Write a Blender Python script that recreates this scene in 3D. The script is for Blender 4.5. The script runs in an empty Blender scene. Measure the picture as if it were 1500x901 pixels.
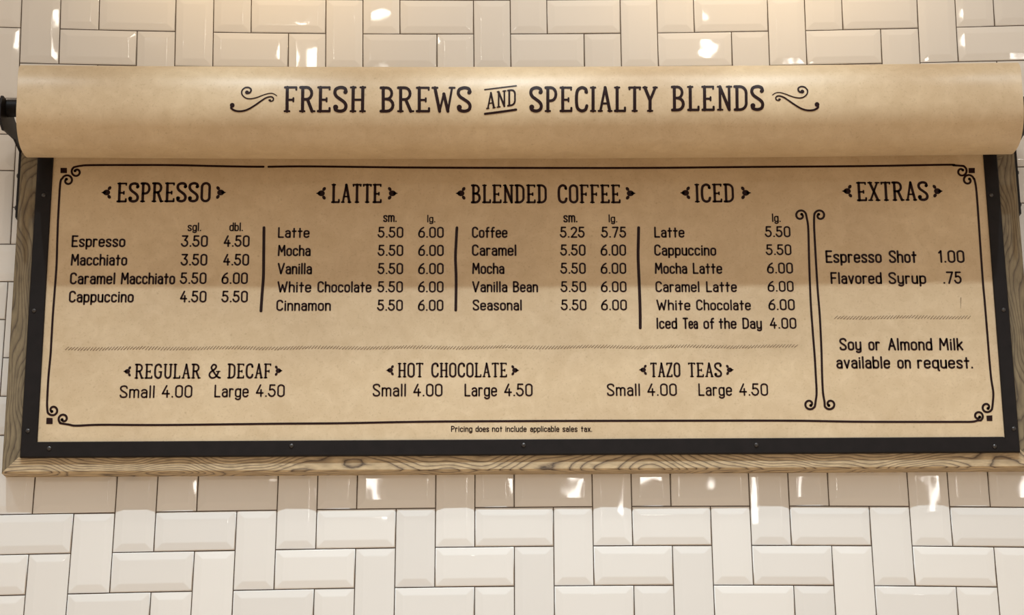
import bpy, bmesh, math, random
import numpy as np
from mathutils import Vector, Matrix

random.seed(7)
S = bpy.context.scene
C = S.collection
PI = math.pi
Z0 = 2.8                      # height of the middle of the menu above the floor
U = .077                      # tile module: short side of a metro tile with its joint

# ------------------------------------------------------------------ camera
F = 3021.05
PITCH, YAW, ROLL = .281567, -.0155567, .0086197
CAM = np.array([-.0615262, -3.943680, -1.197910])

def cam_rot():
    c, s = math.cos, math.sin
    Rz = np.array([[c(YAW), -s(YAW), 0], [s(YAW), c(YAW), 0], [0, 0, 1]])
    Rx = np.array([[1, 0, 0], [0, c(PITCH), -s(PITCH)], [0, s(PITCH), c(PITCH)]])
    Ry = np.array([[c(ROLL), 0, s(ROLL)], [0, 1, 0], [-s(ROLL), 0, c(ROLL)]])
    return Rz @ Rx @ Ry
RM = cam_rot()
cd = bpy.data.cameras.new('camera')
cam = bpy.data.objects.new('camera', cd); C.objects.link(cam)
cd.sensor_width = 36; cd.lens = F / 1500 * 36; cd.clip_start = .05
m = Matrix.Identity(4)
for k in range(3):
    m[k][0] = RM[k, 0]; m[k][1] = RM[k, 2]; m[k][2] = -RM[k, 1]
    m[k][3] = CAM[k] + (Z0 if k == 2 else 0)
cam.matrix_world = m
S.camera = cam

# ------------------------------------------------------------------ world and exposure
S.view_settings.view_transform = 'Standard'
S.view_settings.look = 'None'
S.view_settings.exposure = 0
S.view_settings.gamma = 1
S.view_settings.use_curve_mapping = False
wd = bpy.data.worlds.new('world'); S.world = wd; wd.use_nodes = True
bg = wd.node_tree.nodes['Background']
bg.inputs[0].default_value = (1.0, .84, .69, 1)
bg.inputs[1].default_value = .55

# ------------------------------------------------------------------ lights: a track of lamps above the menu, plus added fill and highlight lights
def spot(name, loc, target, power, col, size, blend, radius):
    l = bpy.data.lights.new(name, 'SPOT'); l.energy = power; l.color = col
    l.spot_size = math.radians(size); l.spot_blend = blend; l.shadow_soft_size = radius
    o = bpy.data.objects.new(name, l); C.objects.link(o); o.location = (loc[0], loc[1], loc[2] + Z0)
    d = Vector((target[0] - loc[0], target[1] - loc[1], target[2] - loc[2]))
    o.rotation_euler = d.to_track_quat('-Z', 'Y').to_euler()
    return o
TL, TH = -.86, 1.06
for x, p in ((-1.6, 41), (-1.07, 46), (-.53, 61), (.01, 68), (.545, 63), (1.08, 48), (1.62, 33)):
    spot('track_spotlight', (x, TL, TH), (x, TL + 1.02 * math.cos(math.radians(76)), TH - 1.02 * math.sin(math.radians(76))), p, (.77, .90, 1.0), 66, 1.0, .012)
for x, p in ((-.50, 8.5), (.53, 8.5), (-1.55, 5.4), (1.57, 2.6), (.0, .6)):
    spot('wall_washer_lamp', (x, -.44, TH), (x, -.03, 1.0), p, (1.0, .67, .31), 114, .6, .03)
for x in (-1.8, 0, 1.8):  # added spots that brighten the floor so it bounces light under the roll
    spot('floor_bounce_fill', (x, -2.6, 2.4), (x, -2.6, -2.8), 320, (1.0, .86, .70), 75, .6, .05)

def panel(name, loc, target, sx, sy, power, col):
    l = bpy.data.lights.new(name, 'AREA'); l.shape = 'RECTANGLE'; l.size = sx; l.size_y = sy; l.energy = power; l.color = col
    o = bpy.data.objects.new(name, l); C.objects.link(o); o.location = (loc[0], loc[1], loc[2] + Z0)
    o.rotation_euler = Vector([t - q for t, q in zip(target, loc)]).to_track_quat('-Z', 'Y').to_euler()
    return o
panel('roll_highlight_strip', (.36, -.78, 1.36), (.33, -.23, .33), .85, .02, 5.4, (1.0, .96, .90))  # added strip that lays the white highlight along the roll

# ------------------------------------------------------------------ materials
def new_mat(name):
    mt = bpy.data.materials.new(name); mt.use_nodes = True
    nt = mt.node_tree; b = nt.nodes['Principled BSDF']
    return mt, nt, b
def N(nt, t, **kw):
    n = nt.nodes.new(t)
    for k, v in kw.items():
        if hasattr(n, k): setattr(n, k, v)
        else: n.inputs[k].default_value = v
    return n
def coords(nt, scale=(1, 1, 1)):
    tc = nt.nodes.new('ShaderNodeTexCoord'); mp = nt.nodes.new('ShaderNodeMapping')
    mp.inputs['Scale'].default_value = scale
    nt.links.new(tc.outputs['Object'], mp.inputs['Vector'])
    return mp.outputs['Vector']
def ramp(nt, fac, stops):
    r = nt.nodes.new('ShaderNodeValToRGB')
    el = r.color_ramp.elements
    while len(el) < len(stops): el.new(.5)
    for e, (p, c) in zip(el, stops): e.position = p; e.color = (*c, 1)
    nt.links.new(fac, r.inputs[0]); return r.outputs[0]
def mix(nt, a, b, fac, mode='MIX'):
    n = nt.nodes.new('ShaderNodeMix'); n.data_type = 'RGBA'; n.blend_type = mode
    for inp, v in ((n.inputs[0], fac), (n.inputs[6], a), (n.inputs[7], b)):
        if hasattr(v, 'default_value') or hasattr(v, 'is_linked'): nt.links.new(v, inp)
        else: inp.default_value = v if not isinstance(v, tuple) else (*v, 1)[:4]
    return n.outputs[2]

def mat_tile():
    mt, nt, b = new_mat('glazed_tile')
    oi = nt.nodes.new('ShaderNodeObjectInfo')
    c = ramp(nt, oi.outputs['Random'], [(0, (.81, .79, .745)), (1, (.87, .85, .80))])
    nt.links.new(c, b.inputs['Base Color'])
    b.inputs['Roughness'].default_value = .028
    b.inputs['IOR'].default_value = 1.5
    n = N(nt, 'ShaderNodeTexNoise'); n.inputs['Scale'].default_value = 14; n.inputs['Detail'].default_value = 1
    nt.links.new(coords(nt), n.inputs['Vector'])
    bp = nt.nodes.new('ShaderNodeBump'); bp.inputs['Strength'].default_value = .10; bp.inputs['Distance'].default_value = .004
    nt.links.new(n.outputs[0], bp.inputs['Height']); nt.links.new(bp.outputs[0], b.inputs['Normal'])
    return mt
def mat_plain(name, col, rough, metal=0, spec=.5, noise=0, scale=60, bump=0):
    mt, nt, b = new_mat(name)
    b.inputs['Roughness'].default_value = rough; b.inputs['Metallic'].default_value = metal
    b.inputs['Specular IOR Level'].default_value = spec
    n = N(nt, 'ShaderNodeTexNoise'); n.inputs['Scale'].default_value = scale; n.inputs['Detail'].default_value = 5
    nt.links.new(coords(nt), n.inputs['Vector'])
    a = tuple(v * (1 - noise) for v in col); z = tuple(v * (1 + noise) for v in col)
    nt.links.new(ramp(nt, n.outputs[0], [(.3, a), (.7, z)]), b.inputs['Base Color'])
    if bump:
        bp = nt.nodes.new('ShaderNodeBump'); bp.inputs['Strength'].default_value = bump; bp.inputs['Distance'].default_value = .002
        nt.links.new(n.outputs[0], bp.inputs['Height']); nt.links.new(bp.outputs[0], b.inputs['Normal'])
    return mt
def mat_kraft():
    mt, nt, b = new_mat('kraft_paper')
    v = coords(nt)
    n1 = N(nt, 'ShaderNodeTexNoise'); n1.inputs['Scale'].default_value = 34; n1.inputs['Detail'].default_value = 6; n1.inputs['Roughness'].default_value = .62
    n1.inputs['Distortion'].default_value = .6
    n2 = N(nt, 'ShaderNodeTexNoise'); n2.inputs['Scale'].default_value = 6; n2.inputs['Detail'].default_value = 3
    n3 = N(nt, 'ShaderNodeTexNoise'); n3.inputs['Scale'].default_value = 260; n3.inputs['Detail'].default_value = 2
    v3 = N(nt, 'ShaderNodeTexVoronoi'); v3.inputs['Scale'].default_value = 26
    for n in (n1, n2, n3, v3): nt.links.new(v, n.inputs['Vector'])
    c1 = ramp(nt, n1.outputs[0], [(.30, (.620, .485, .305)), (.52, (.665, .530, .345)), (.72, (.715, .580, .390))])
    c2 = ramp(nt, n2.outputs[0], [(.3, (.93, .90, .87)), (.7, (1.05, 1.04, 1.02))])
    c = mix(nt, c1, c2, 1.0, 'MULTIPLY')
    c3 = ramp(nt, n3.outputs[0], [(.25, (.88, .86, .84)), (.42, (1, 1, 1)), (1, (1, 1, 1))])
    c = mix(nt, c, c3, 1.0, 'MULTIPLY')
    sp = ramp(nt, v3.outputs['Distance'], [(.035, (.62, .55, .48)), (.075, (1, 1, 1))])
    c = mix(nt, c, sp, .35, 'MULTIPLY')
    nt.links.new(c, b.inputs['Base Color'])
    b.inputs['Roughness'].default_value = .42
    bp = nt.nodes.new('ShaderNodeBump'); bp.inputs['Strength'].default_value = .06; bp.inputs['Distance'].default_value = .001
    nt.links.new(n1.outputs[0], bp.inputs['Height']); nt.links.new(bp.outputs[0], b.inputs['Normal'])
    return mt
def mat_wood(name, light, mid, dark, seed, sc=1.0):
    mt, nt, b = new_mat(name)
    tc = nt.nodes.new('ShaderNodeTexCoord')
    mp = nt.nodes.new('ShaderNodeMapping'); mp.inputs['Scale'].default_value = (1, 1, 1); mp.inputs['Location'].default_value = (seed, seed * .37, seed * .11)
    nt.links.new(tc.outputs['Object'], mp.inputs['Vector'])
    # slow wandering of the grain
    mp2 = nt.nodes.new('ShaderNodeMapping'); mp2.inputs['Scale'].default_value = (2.6, 5, 5)
    nt.links.new(mp.outputs[0], mp2.inputs['Vector'])
    n = N(nt, 'ShaderNodeTexNoise'); n.inputs['Scale'].default_value = 1; n.inputs['Detail'].default_value = 2.2; n.inputs['Roughness'].default_value = .45
    nt.links.new(mp2.outputs[0], n.inputs['Vector'])
    sx = nt.nodes.new('ShaderNodeSeparateXYZ'); nt.links.new(mp.outputs[0], sx.inputs[0])
    a = N(nt, 'ShaderNodeMath', operation='MULTIPLY'); nt.links.new(n.outputs[0], a.inputs[0]); a.inputs[1].default_value = .42 * sc
    a1 = N(nt, 'ShaderNodeMath', operation='ADD'); nt.links.new(a.outputs[0], a1.inputs[0]); nt.links.new(sx.outputs[2], a1.inputs[1])
    a2 = N(nt, 'ShaderNodeMath', operation='MULTIPLY'); nt.links.new(sx.outputs[1], a2.inputs[0]); a2.inputs[1].default_value = .8
    a3 = N(nt, 'ShaderNodeMath', operation='ADD'); nt.links.new(a1.outputs[0], a3.inputs[0]); nt.links.new(a2.outputs[0], a3.inputs[1])
    mp3 = nt.nodes.new('ShaderNodeMapping'); mp3.inputs['Scale'].default_value = (40, 160, 160)
    nt.links.new(mp.outputs[0], mp3.inputs['Vector'])
    nf = N(nt, 'ShaderNodeTexNoise'); nf.inputs['Scale'].default_value = 1; nf.inputs['Detail'].default_value = 4
    nt.links.new(mp3.outputs[0], nf.inputs['Vector'])
    a4 = N(nt, 'ShaderNodeMath', operation='MULTIPLY'); nt.links.new(nf.outputs[0], a4.inputs[0]); a4.inputs[1].default_value = .0035
    a5 = N(nt, 'ShaderNodeMath', operation='ADD'); nt.links.new(a3.outputs[0], a5.inputs[0]); nt.links.new(a4.outputs[0], a5.inputs[1])
    a6 = N(nt, 'ShaderNodeMath', operation='MULTIPLY'); nt.links.new(a5.outputs[0], a6.inputs[0]); a6.inputs[1].default_value = 105
    fr = N(nt, 'ShaderNodeMath', operation='FRACT'); nt.links.new(a6.outputs[0], fr.inputs[0])
    c = ramp(nt, fr.outputs[0], [(0, mid), (.15, light), (.55, light), (.80, mid), (.93, dark), (1, mid)])
    cf = ramp(nt, nf.outputs[0], [(.3, (.72, .70, .68)), (.62, (1.1, 1.1, 1.08))])
    c = mix(nt, c, cf, 1.0, 'MULTIPLY')
    nt.links.new(c, b.inputs['Base Color'])
    b.inputs['Roughness'].default_value = .6
    bp = nt.nodes.new('ShaderNodeBump'); bp.inputs['Strength'].default_value = .3; bp.inputs['Distance'].default_value = .001
    nt.links.new(nf.outputs[0], bp.inputs['Height']); nt.links.new(bp.outputs[0], b.inputs['Normal'])
    return mt
def mat_emit(name, col, k):
    mt, nt, b = new_mat(name)
    b.inputs['Base Color'].default_value = (*col, 1)
    b.inputs['Emission Color'].default_value = (*col, 1); b.inputs['Emission Strength'].default_value = k
    return mt

M_TILE = mat_tile()
M_GROUT = mat_plain('dark_grout', (.085, .058, .038), .9, noise=.25, scale=90, bump=.3)
M_KRAFT = mat_kraft()
M_INK = mat_plain('dark_brown_ink', (.016, .0032, .0030), .38, spec=.22, noise=.1)
M_INKSOFT = mat_plain('faded_brown_ink', (.16, .105, .06), .45, noise=.2, scale=300)
M_IRON = mat_plain('blackened_iron', (.0085, .0060, .0058), .46, spec=.24, noise=.25, scale=45, bump=.12)
M_RIVET = mat_plain('dark_screw_iron', (.022, .019, .018), .28, spec=.8, noise=.15)
M_WOODB = mat_wood('weathered_oak', (.55, .425, .26), (.38, .285, .175), (.10, .07, .048), 3.1)
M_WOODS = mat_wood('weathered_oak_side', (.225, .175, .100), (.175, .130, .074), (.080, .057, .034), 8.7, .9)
M_FLOOR = mat_plain('worn_floor', (.62, .52, .42), .5, noise=.2, scale=3)

# ------------------------------------------------------------------ helpers
def link(name, bm_or_me, mat, parent=None):
    if isinstance(bm_or_me, bmesh.types.BMesh):
        me = bpy.data.meshes.new(name); bm_or_me.to_mesh(me); bm_or_me.free()
    else: me = bm_or_me
    if mat and not me.materials: me.materials.append(mat)
    o = bpy.data.objects.new(name, me); C.objects.link(o)
    if parent: o.parent = parent
    return o
def empty(name, loc=(0, 0, 0)):
    o = bpy.data.objects.new(name, None); o.empty_display_size = .1; C.objects.link(o); o.location = loc; return o
def smooth(o, ang=40):
    me = o.data
    for p in me.polygons: p.use_smooth = True
    me.set_sharp_from_angle(angle=math.radians(ang))
def box(bm, x0, x1, y0, y1, z0, z1):
    vs = [bm.verts.new((x, y, z)) for x in (x0, x1) for y in (y0, y1) for z in (z0, z1)]
    for f in ((0, 1, 3, 2), (4, 6, 7, 5), (0, 4, 5, 1), (2, 3, 7, 6), (0, 2, 6, 4), (1, 5, 7, 3)):
        bm.faces.new([vs[i] for i in f])
def ray(px, py):
    return RM @ np.array([(px - 750) / F, 1, -(py - 450.5) / F])
def on_plane(px, py, d):
    v = ray(px, py); t = (-d - CAM[1]) / v[1]
    return np.array([CAM[0] + v[0] * t, CAM[2] + v[2] * t])

# ------------------------------------------------------------------ the wall of herringbone metro tiles
wall = bmesh.new(); box(wall, -4, 4, .0022, .16, 0, 5.2)
wall = link('wall_back', wall, M_GROUT); wall['kind'] = 'structure'
fl = bmesh.new(); box(fl, -5, 5, -11, .16, -.1, 0)
fl = link('floor', fl, M_FLOOR); fl['kind'] = 'structure'

WX = (.00211987, -.01742321, .00118522, -.00243925, -.00021157, -.0039681, .01982641, .00083099, .02096891)
WZ = (-.00111018, .00267727, -.0080885, .00328405, -.00199543, -.00156608, -.00189813, .02291094, -.00127404)
def course(i, j):             # hand-set courses: the grid wanders by a few millimetres over the wall
    x, z = (i - 13) * U, -(j - 6) * U
    a, b = max(-1.15, min(1.15, x)), max(-.75, min(.75, z))
    v = (1, a, b, a * a, a * b, b * b, a ** 3, a * a * b, a * b * b)
    return x + sum(p * q for p, q in zip(WX, v)), z + sum(p * q for p, q in zip(WZ, v))

def tile_mesh():
    W, H, bw, rise = 2 * U - .0022, U - .0022, .0150, .0023
    bm = bmesh.new()
    w, h = W / 2, H / 2
    base = [bm.verts.new((x, .004, z)) for x, z in ((-w, -h), (w, -h), (w, h), (-w, h))]
    rim = [bm.verts.new((x, 0, z)) for x, z in ((-w, -h), (w, -h), (w, h), (-w, h))]
    top = [bm.verts.new((x, -rise, z)) for x, z in ((-w + bw, -h + bw), (w - bw, -h + bw), (w - bw, h - bw), (-w + bw, h - bw))]
    for k in range(4):
        l = (k + 1) % 4
        bm.faces.new((base[k], base[l], rim[l], rim[k])); bm.faces.new((rim[k], rim[l], top[l], top[k]))
    bm.faces.new(top)
    bmesh.ops.recalc_face_normals(bm, faces=bm.faces[:])
    e = [x for x in bm.edges if any(v in top for v in x.verts) or all(v in rim for v in x.verts)]
    bmesh.ops.bevel(bm, geom=e, offset=.0017, segments=1, affect='EDGES', profile=.5)
    bm.normal_update()
    me = bpy.data.meshes.new('metro_tile'); 
    bm.verts.ensure_lookup_table(); bm.verts.index_update()
    nor = [None] * len(bm.verts)
    for v in bm.verts:
        f = max(v.link_faces, key=lambda f: f.calc_area()); nor[v.index] = tuple(f.normal)
    bm.to_mesh(me); bm.free()
    return me, nor
TM, TNOR = tile_mesh()
TV = np.array([v.co[:] for v in TM.vertices]); TF = [tuple(p.vertices) for p in TM.polygons]
TN = np.array(TNOR)
J = .0020
def tile_shape(c, r, kind):
    """vertices and normals of the tile laid in its own cell of the courses"""
    i1, j1 = (c + 2, r + 1) if kind == 'H' else (c + 1, r + 2)
    P = [np.array(course(*q)) for q in ((c, j1), (i1, j1), (i1, r), (c, r))]
    s = TV[:, 0] / (2 * U - .0022) + .5; t = TV[:, 2] / (U - .0022) + .5; n = TN.copy()
    if kind == 'V': s, t = 1 - t, s; n = np.c_[-TN[:, 2], TN[:, 1], TN[:, 0]]
    wx = np.linalg.norm(P[1] - P[0]); wz = np.linalg.norm(P[3] - P[0])
    s = (J / 2 + s * (wx - J)) / wx; t = (J / 2 + t * (wz - J)) / wz
    q = ((1 - s) * (1 - t))[:, None] * P[0] + (s * (1 - t))[:, None] * P[1] + (s * t)[:, None] * P[2] + ((1 - s) * t)[:, None] * P[3]
    cen = sum(P) / 4
    a, b = random.gauss(0, .0035), random.gauss(0, .0045)      # no tile is bedded quite flat
    y = TV[:, 1] + (q[:, 0] - cen[0]) * a + (q[:, 1] - cen[1]) * b
    n = n + np.outer(n[:, 1], [-a, 0, -b]); n /= np.linalg.norm(n, axis=1)[:, None]
    return cen, np.c_[q[:, 0] - cen[0], y, q[:, 1] - cen[1]], n
def tile_mesh_from(name, V, Fc, n):
    me = bpy.data.meshes.new(name); me.from_pydata(V.tolist(), [], Fc)
    for p in me.polygons: p.use_smooth = True
    me.normals_split_custom_set_from_vertices(n.tolist()); me.materials.append(M_TILE)
    return me
V, Fc, NN = [], [], []
for r in range(-13, 32):
    for c in range(-14, 42):
        k = (c - (2 - r)) % 4
        if k == 0: kind = 'V'
        elif k == 2: kind = 'H'
        else: continue
        cen, v, n = tile_shape(c, r, kind)
        x1, z1 = (c + 2, r + 1) if kind == 'H' else (c + 1, r + 2)
        seen = c <= 27 and x1 >= -1 and r <= 15 and z1 >= -2
        hidden = c >= 1 and x1 <= 25 and r >= 1 and z1 <= 11
        if seen and not hidden:
            o = bpy.data.objects.new('tile', tile_mesh_from('tile', v, TF, n)); C.objects.link(o); o.parent = wall
            o.location = (cen[0], 0, cen[1] + Z0)
        else:       # the wall goes on beyond the picture and behind the board
            m0 = sum(len(q) for q in V); V.append(v + np.array([cen[0], 0, cen[1] + Z0])); NN.append(n)
            Fc += [tuple(i + m0 for i in f) for f in TF]
tf = link('tile_field', tile_mesh_from('tile_field', np.vstack(V), Fc, np.vstack(NN)), None, wall); tf['kind'] = 'stuff'

# ------------------------------------------------------------------ the menu board
board = empty('menu_board', (.016, 0, Z0 - .065))
board['label'] = 'wide brown paper menu board with oak frame and black iron trim on the tiles'
board['category'] = 'menu board'
OFF = Vector((-.016, 0, -(Z0 - .065)))
def child(name, bm, mat, par=board, off=True):
    o = link(name, bm, mat, par)
    if off and par is board: o.location = OFF
    return o

XL, XR, ZB, ZT = -.9835, 1.0175, -.3955, .268    # outer size of the wood
def rail(name, length, w, d0, d1, mat, mit0, mit1, cham, inner=0):
    """prism along local x from -length/2 to length/2; outer edge at z=0, inner edge at z=w; mitred ends"""
    bm = bmesh.new(); prof = [(d0, 0), (d1 - cham, 0), (d1, cham), (d1, w - .0015), (d1 - .0015, w), (d0, w)]
    ends = []
    for s, mt in ((-1, mit0), (1, mit1)):
        ends.append([bm.verts.new((s * (length / 2 - (z if mt else 0)), -d, z)) for d, z in prof])
    n = len(prof)
    for k in range(n):
        l = (k + 1) % n
        bm.faces.new((ends[0][k], ends[1][k], ends[1][l], ends[0][l]))
    bm.faces.new(ends[0]); bm.faces.new(ends[1][::-1])
    bmesh.ops.recalc_face_normals(bm, faces=bm.faces[:])
    return link(name, bm, mat, board)
def put(o, x, z, ang):
    o.matrix_local = Matrix.Translation(Vector((x, 0, z + Z0)) + OFF) @ Matrix.Rotation(ang, 4, 'Y')
WD, WW = .041, .040
Lx, Lz = XR - XL, ZT - ZB
put(rail('frame_rail', Lx, WW, .0, WD, M_WOODB, 1, 1, .003), (XL + XR) / 2, ZB, 0)
put(rail('frame_rail', Lx, WW, .0, WD, M_WOODS, 1, 1, .003), (XL + XR) / 2, ZT, PI)
put(rail('frame_rail', Lz, WW, .0, WD, M_WOODS, 1, 1, .003), XL, (ZB + ZT) / 2, PI / 2)
put(rail('frame_rail', Lz, WW, .0, WD, M_WOODS, 1, 1, .003), XR, (ZB + ZT) / 2, -PI / 2)
# iron angle trim lying on the wood, mitred at the lower corners
IL, IR, IB = -.9483, .9795, -.3665
IW = .0305
put(rail('iron_strip', IR - IL, IW, .030, .0495, M_IRON, 1, 1, .002), (IL + IR) / 2, IB, 0)
put(rail('iron_strip', ZT - IB, IW + .001, .030, .0495, M_IRON, 0, 1, .002), IL, (IB + ZT) / 2, PI / 2)
put(rail('iron_strip', ZT - IB, IW - .003, .030, .0495, M_IRON, 1, 0, .002), IR, (IB + ZT) / 2, -PI / 2)

def screw_mesh(r=.0045, h=.0032):
    bm = bmesh.new(); rings = []
    for rr, dd in ((r, 0), (r, .0008), (r * .86, h * .6), (r * .5, h * .92)):
        rings.append([bm.verts.new((rr * math.cos(a * PI / 6), -dd, rr * math.sin(a * PI / 6))) for a in range(12)])
    for a, b in zip(rings, rings[1:]):
        for k in range(12): bm.faces.new((a[k], a[(k + 1) % 12], b[(k + 1) % 12], b[k]))
    top = bm.verts.new((0, -h, 0))
    for k in range(12): bm.faces.new((rings[-1][k], rings[-1][(k + 1) % 12], top))
    bmesh.ops.recalc_face_normals(bm, faces=bm.faces[:])
    me = bpy.data.meshes.new('screw'); bm.to_mesh(me); bm.free(); me.materials.append(M_RIVET)
    for p in me.polygons: p.use_smooth = True
    return me
SM = screw_mesh()
for px, py in ((72, 657), (427, 653), (767, 652), (1108, 652), (1457, 654), (50, 455), (41, 631), (64, 286), (1470, 454), (1485, 628), (1452, 286)):
    x, z = on_plane(px, py, .0495)
    o = bpy.data.objects.new('screw', SM); C.objects.link(o); o.parent = board
    o.location = Vector((x, -.0494, z + Z0)) + OFF

# the printed sheet, carried on a backing panel
PD = .0450
PL, PR, PB, PT = -.925, .958, -.343, .262
bm = bmesh.new(); box(bm, XL + .006, XR - .006, -.036, -.002, ZB + .006 + Z0, ZT - .006 + Z0)
child('backing_panel', bm, M_GROUT)
bm = bmesh.new(); box(bm, PL, PR, -PD, -.0405, PB + Z0, PT + Z0)
sheet = child('menu_sheet', bm, M_KRAFT)

# ------------------------------------------------------------------ ribbons of ink
def ribbon(V, Fc, pts, w, close=False, to3=None, w1=None):
    """a flat stroke of width w (w1 at its end) along 2-D points, with round ends; to3 lays each 2-D point on the surface"""
    P = [np.array(p, float) for p in pts]
    Q = [P[0]]
    for p in P[1:]:
        if np.linalg.norm(p - Q[-1]) > 1e-6: Q.append(p)
    P = Q
    if close and np.linalg.norm(P[0] - P[-1]) < 1e-6: P.pop()
    n = len(P)
    if n < 2: return
    # break the stroke where it turns sharply; each piece gets its own round ends
    def turn(a, b, c):
        u, v = b - a, c - b; return u @ v / (np.linalg.norm(u) * np.linalg.norm(v))
    if close and n > 2:
        cut = [k for k in range(n) if turn(P[k - 1], P[k], P[(k + 1) % n]) < .55]
        if cut: P = P[cut[0]:] + P[:cut[0]] + [P[cut[0]]]; n += 1; close = False
    if not close and n > 2 and w1 is None:
        cut = [k for k in range(1, n - 1) if turn(P[k - 1], P[k], P[k + 1]) < .55]
        if cut:
            for a, b in zip([0] + cut, cut + [n - 1]): ribbon(V, Fc, P[a:b + 1], w, False, to3)
            return
    base = len(V)
    L, Rr = [], []
    for k in range(n):
        a = P[k - 1] if (k > 0 or close) else None
        b = P[(k + 1) % n] if (k < n - 1 or close) else None
        t1 = (P[k] - a) / np.linalg.norm(P[k] - a) if a is not None else None
        t2 = (b - P[k]) / np.linalg.norm(b - P[k]) if b is not None else None
        if t1 is None: t1 = t2
        if t2 is None: t2 = t1
        n1, n2 = np.array([-t1[1], t1[0]]), np.array([-t2[1], t2[0]])
        mm = n1 + n2; q = np.linalg.norm(mm)
        if q < .3: mm = n1; s = 1
        else: mm = mm / q; s = min(1 / max(mm @ n1, .3), 1.7)
        ww = w if w1 is None else w + (w1 - w) * k / (n - 1)
        L.append(P[k] + mm * s * ww / 2); Rr.append(P[k] - mm * s * ww / 2)
    for k in range(n): V.append(to3(L[k])); V.append(to3(Rr[k]))
    for k in range(n if close else n - 1):
        a, b = base + 2 * k, base + 2 * ((k + 1) % n); Fc.append((a, a + 1, b + 1, b))
    if not close:
        for e, (p, q, ww) in enumerate(((P[0], P[1], w), (P[-1], P[-2], w1 or w))):
            d = (p - q) / np.linalg.norm(p - q); a0 = math.atan2(d[1], d[0]); c = len(V); V.append(to3(p))
            for j in range(7):
                a = a0 - PI / 2 + j * PI / 6; V.append(to3(p + ww / 2 * np.array([math.cos(a), math.sin(a)])))
            for j in range(6): Fc.append((c, c + 1 + j, c + 2 + j))
def disc(V, Fc, c, r, to3, ry=None, ang=0, n=14):
    b = len(V); V.append(to3(np.array(c, float))); ry = ry or r
    for j in range(n):
        a = 2 * PI * j / n; x, y = r * math.cos(a), ry * math.sin(a)
        V.append(to3(np.array([c[0] + x * math.cos(ang) - y * math.sin(ang), c[1] + x * math.sin(ang) + y * math.cos(ang)])))
    for j in range(n): Fc.append((b, b + 1 + j, b + 1 + (j + 1) % n))
def ink(name, V, Fc, parent, mat=None, label=None):
    """closes off one piece of print; all faces turned towards the room"""
    me = bpy.data.meshes.new(name); me.from_pydata([tuple(v) for v in V], [], Fc); me.update()
    bm = bmesh.new(); bm.from_mesh(me)
    bm.normal_update()
    for f in bm.faces:
        if f.normal.y > 0: f.normal_flip()
    bm.to_mesh(me); bm.free()
    me.materials.append(mat or M_INK)
    o = bpy.data.objects.new(name, me); C.objects.link(o); o.parent = parent
    if label: o['label'] = label
    return o
INKD = PD + .0005
def flat3(p): return (p[0], -INKD, p[1] + Z0)
def W(px, py): return on_plane(px, py, INKD)
def crv(pts, n=6):
    """Catmull-Rom through the points"""
    P = [np.array(p, float) for p in pts]; P = [2 * P[0] - P[1]] + P + [2 * P[-1] - P[-2]]; out = []
    for k in range(1, len(P) - 2):
        for j in range(n):
            t = j / n; a, b, c, d = P[k - 1:k + 3]
            out.append(.5 * (2 * b + (c - a) * t + (2 * a - 5 * b + 4 * c - d) * t * t + (3 * b - a - 3 * c + d) * t ** 3))
    return out + [P[-2]]

# ------------------------------------------------------------------ hand lettering: strokes per glyph, capital height 1
def arc(cx, cy, rx, ry, a0, a1, n=8):
    return [(cx + rx * math.cos(math.radians(a0 + (a1 - a0) * k / n)), cy + ry * math.sin(math.radians(a0 + (a1 - a0) * k / n))) for k in range(n + 1)]
def stad(x0, x1, y0, y1):
    r = (x1 - x0) / 2; c = (x0 + x1) / 2; q = r * 1.05
    return arc(c, y1 - q, r, q, 0, 180) + arc(c, y0 + q, r, q, 180, 360) + [(x1, y1 - q)]
XH = .68
def sform(w, h, y=0, k=.5):
    return crv([(w, y + h * .82), (w * .88, y + h * .955), (w * .5, y + h), (w * .1, y + h * .93), (0, y + h * .77), (w * .16, y + h * .62), (w * .5, y + h * .5),
                (w * .86, y + h * .37), (w, y + h * .22), (w * .88, y + h * .06), (w * .5, y), (w * .1, y + h * .05), (0, y + h * .18)], 3)
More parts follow.
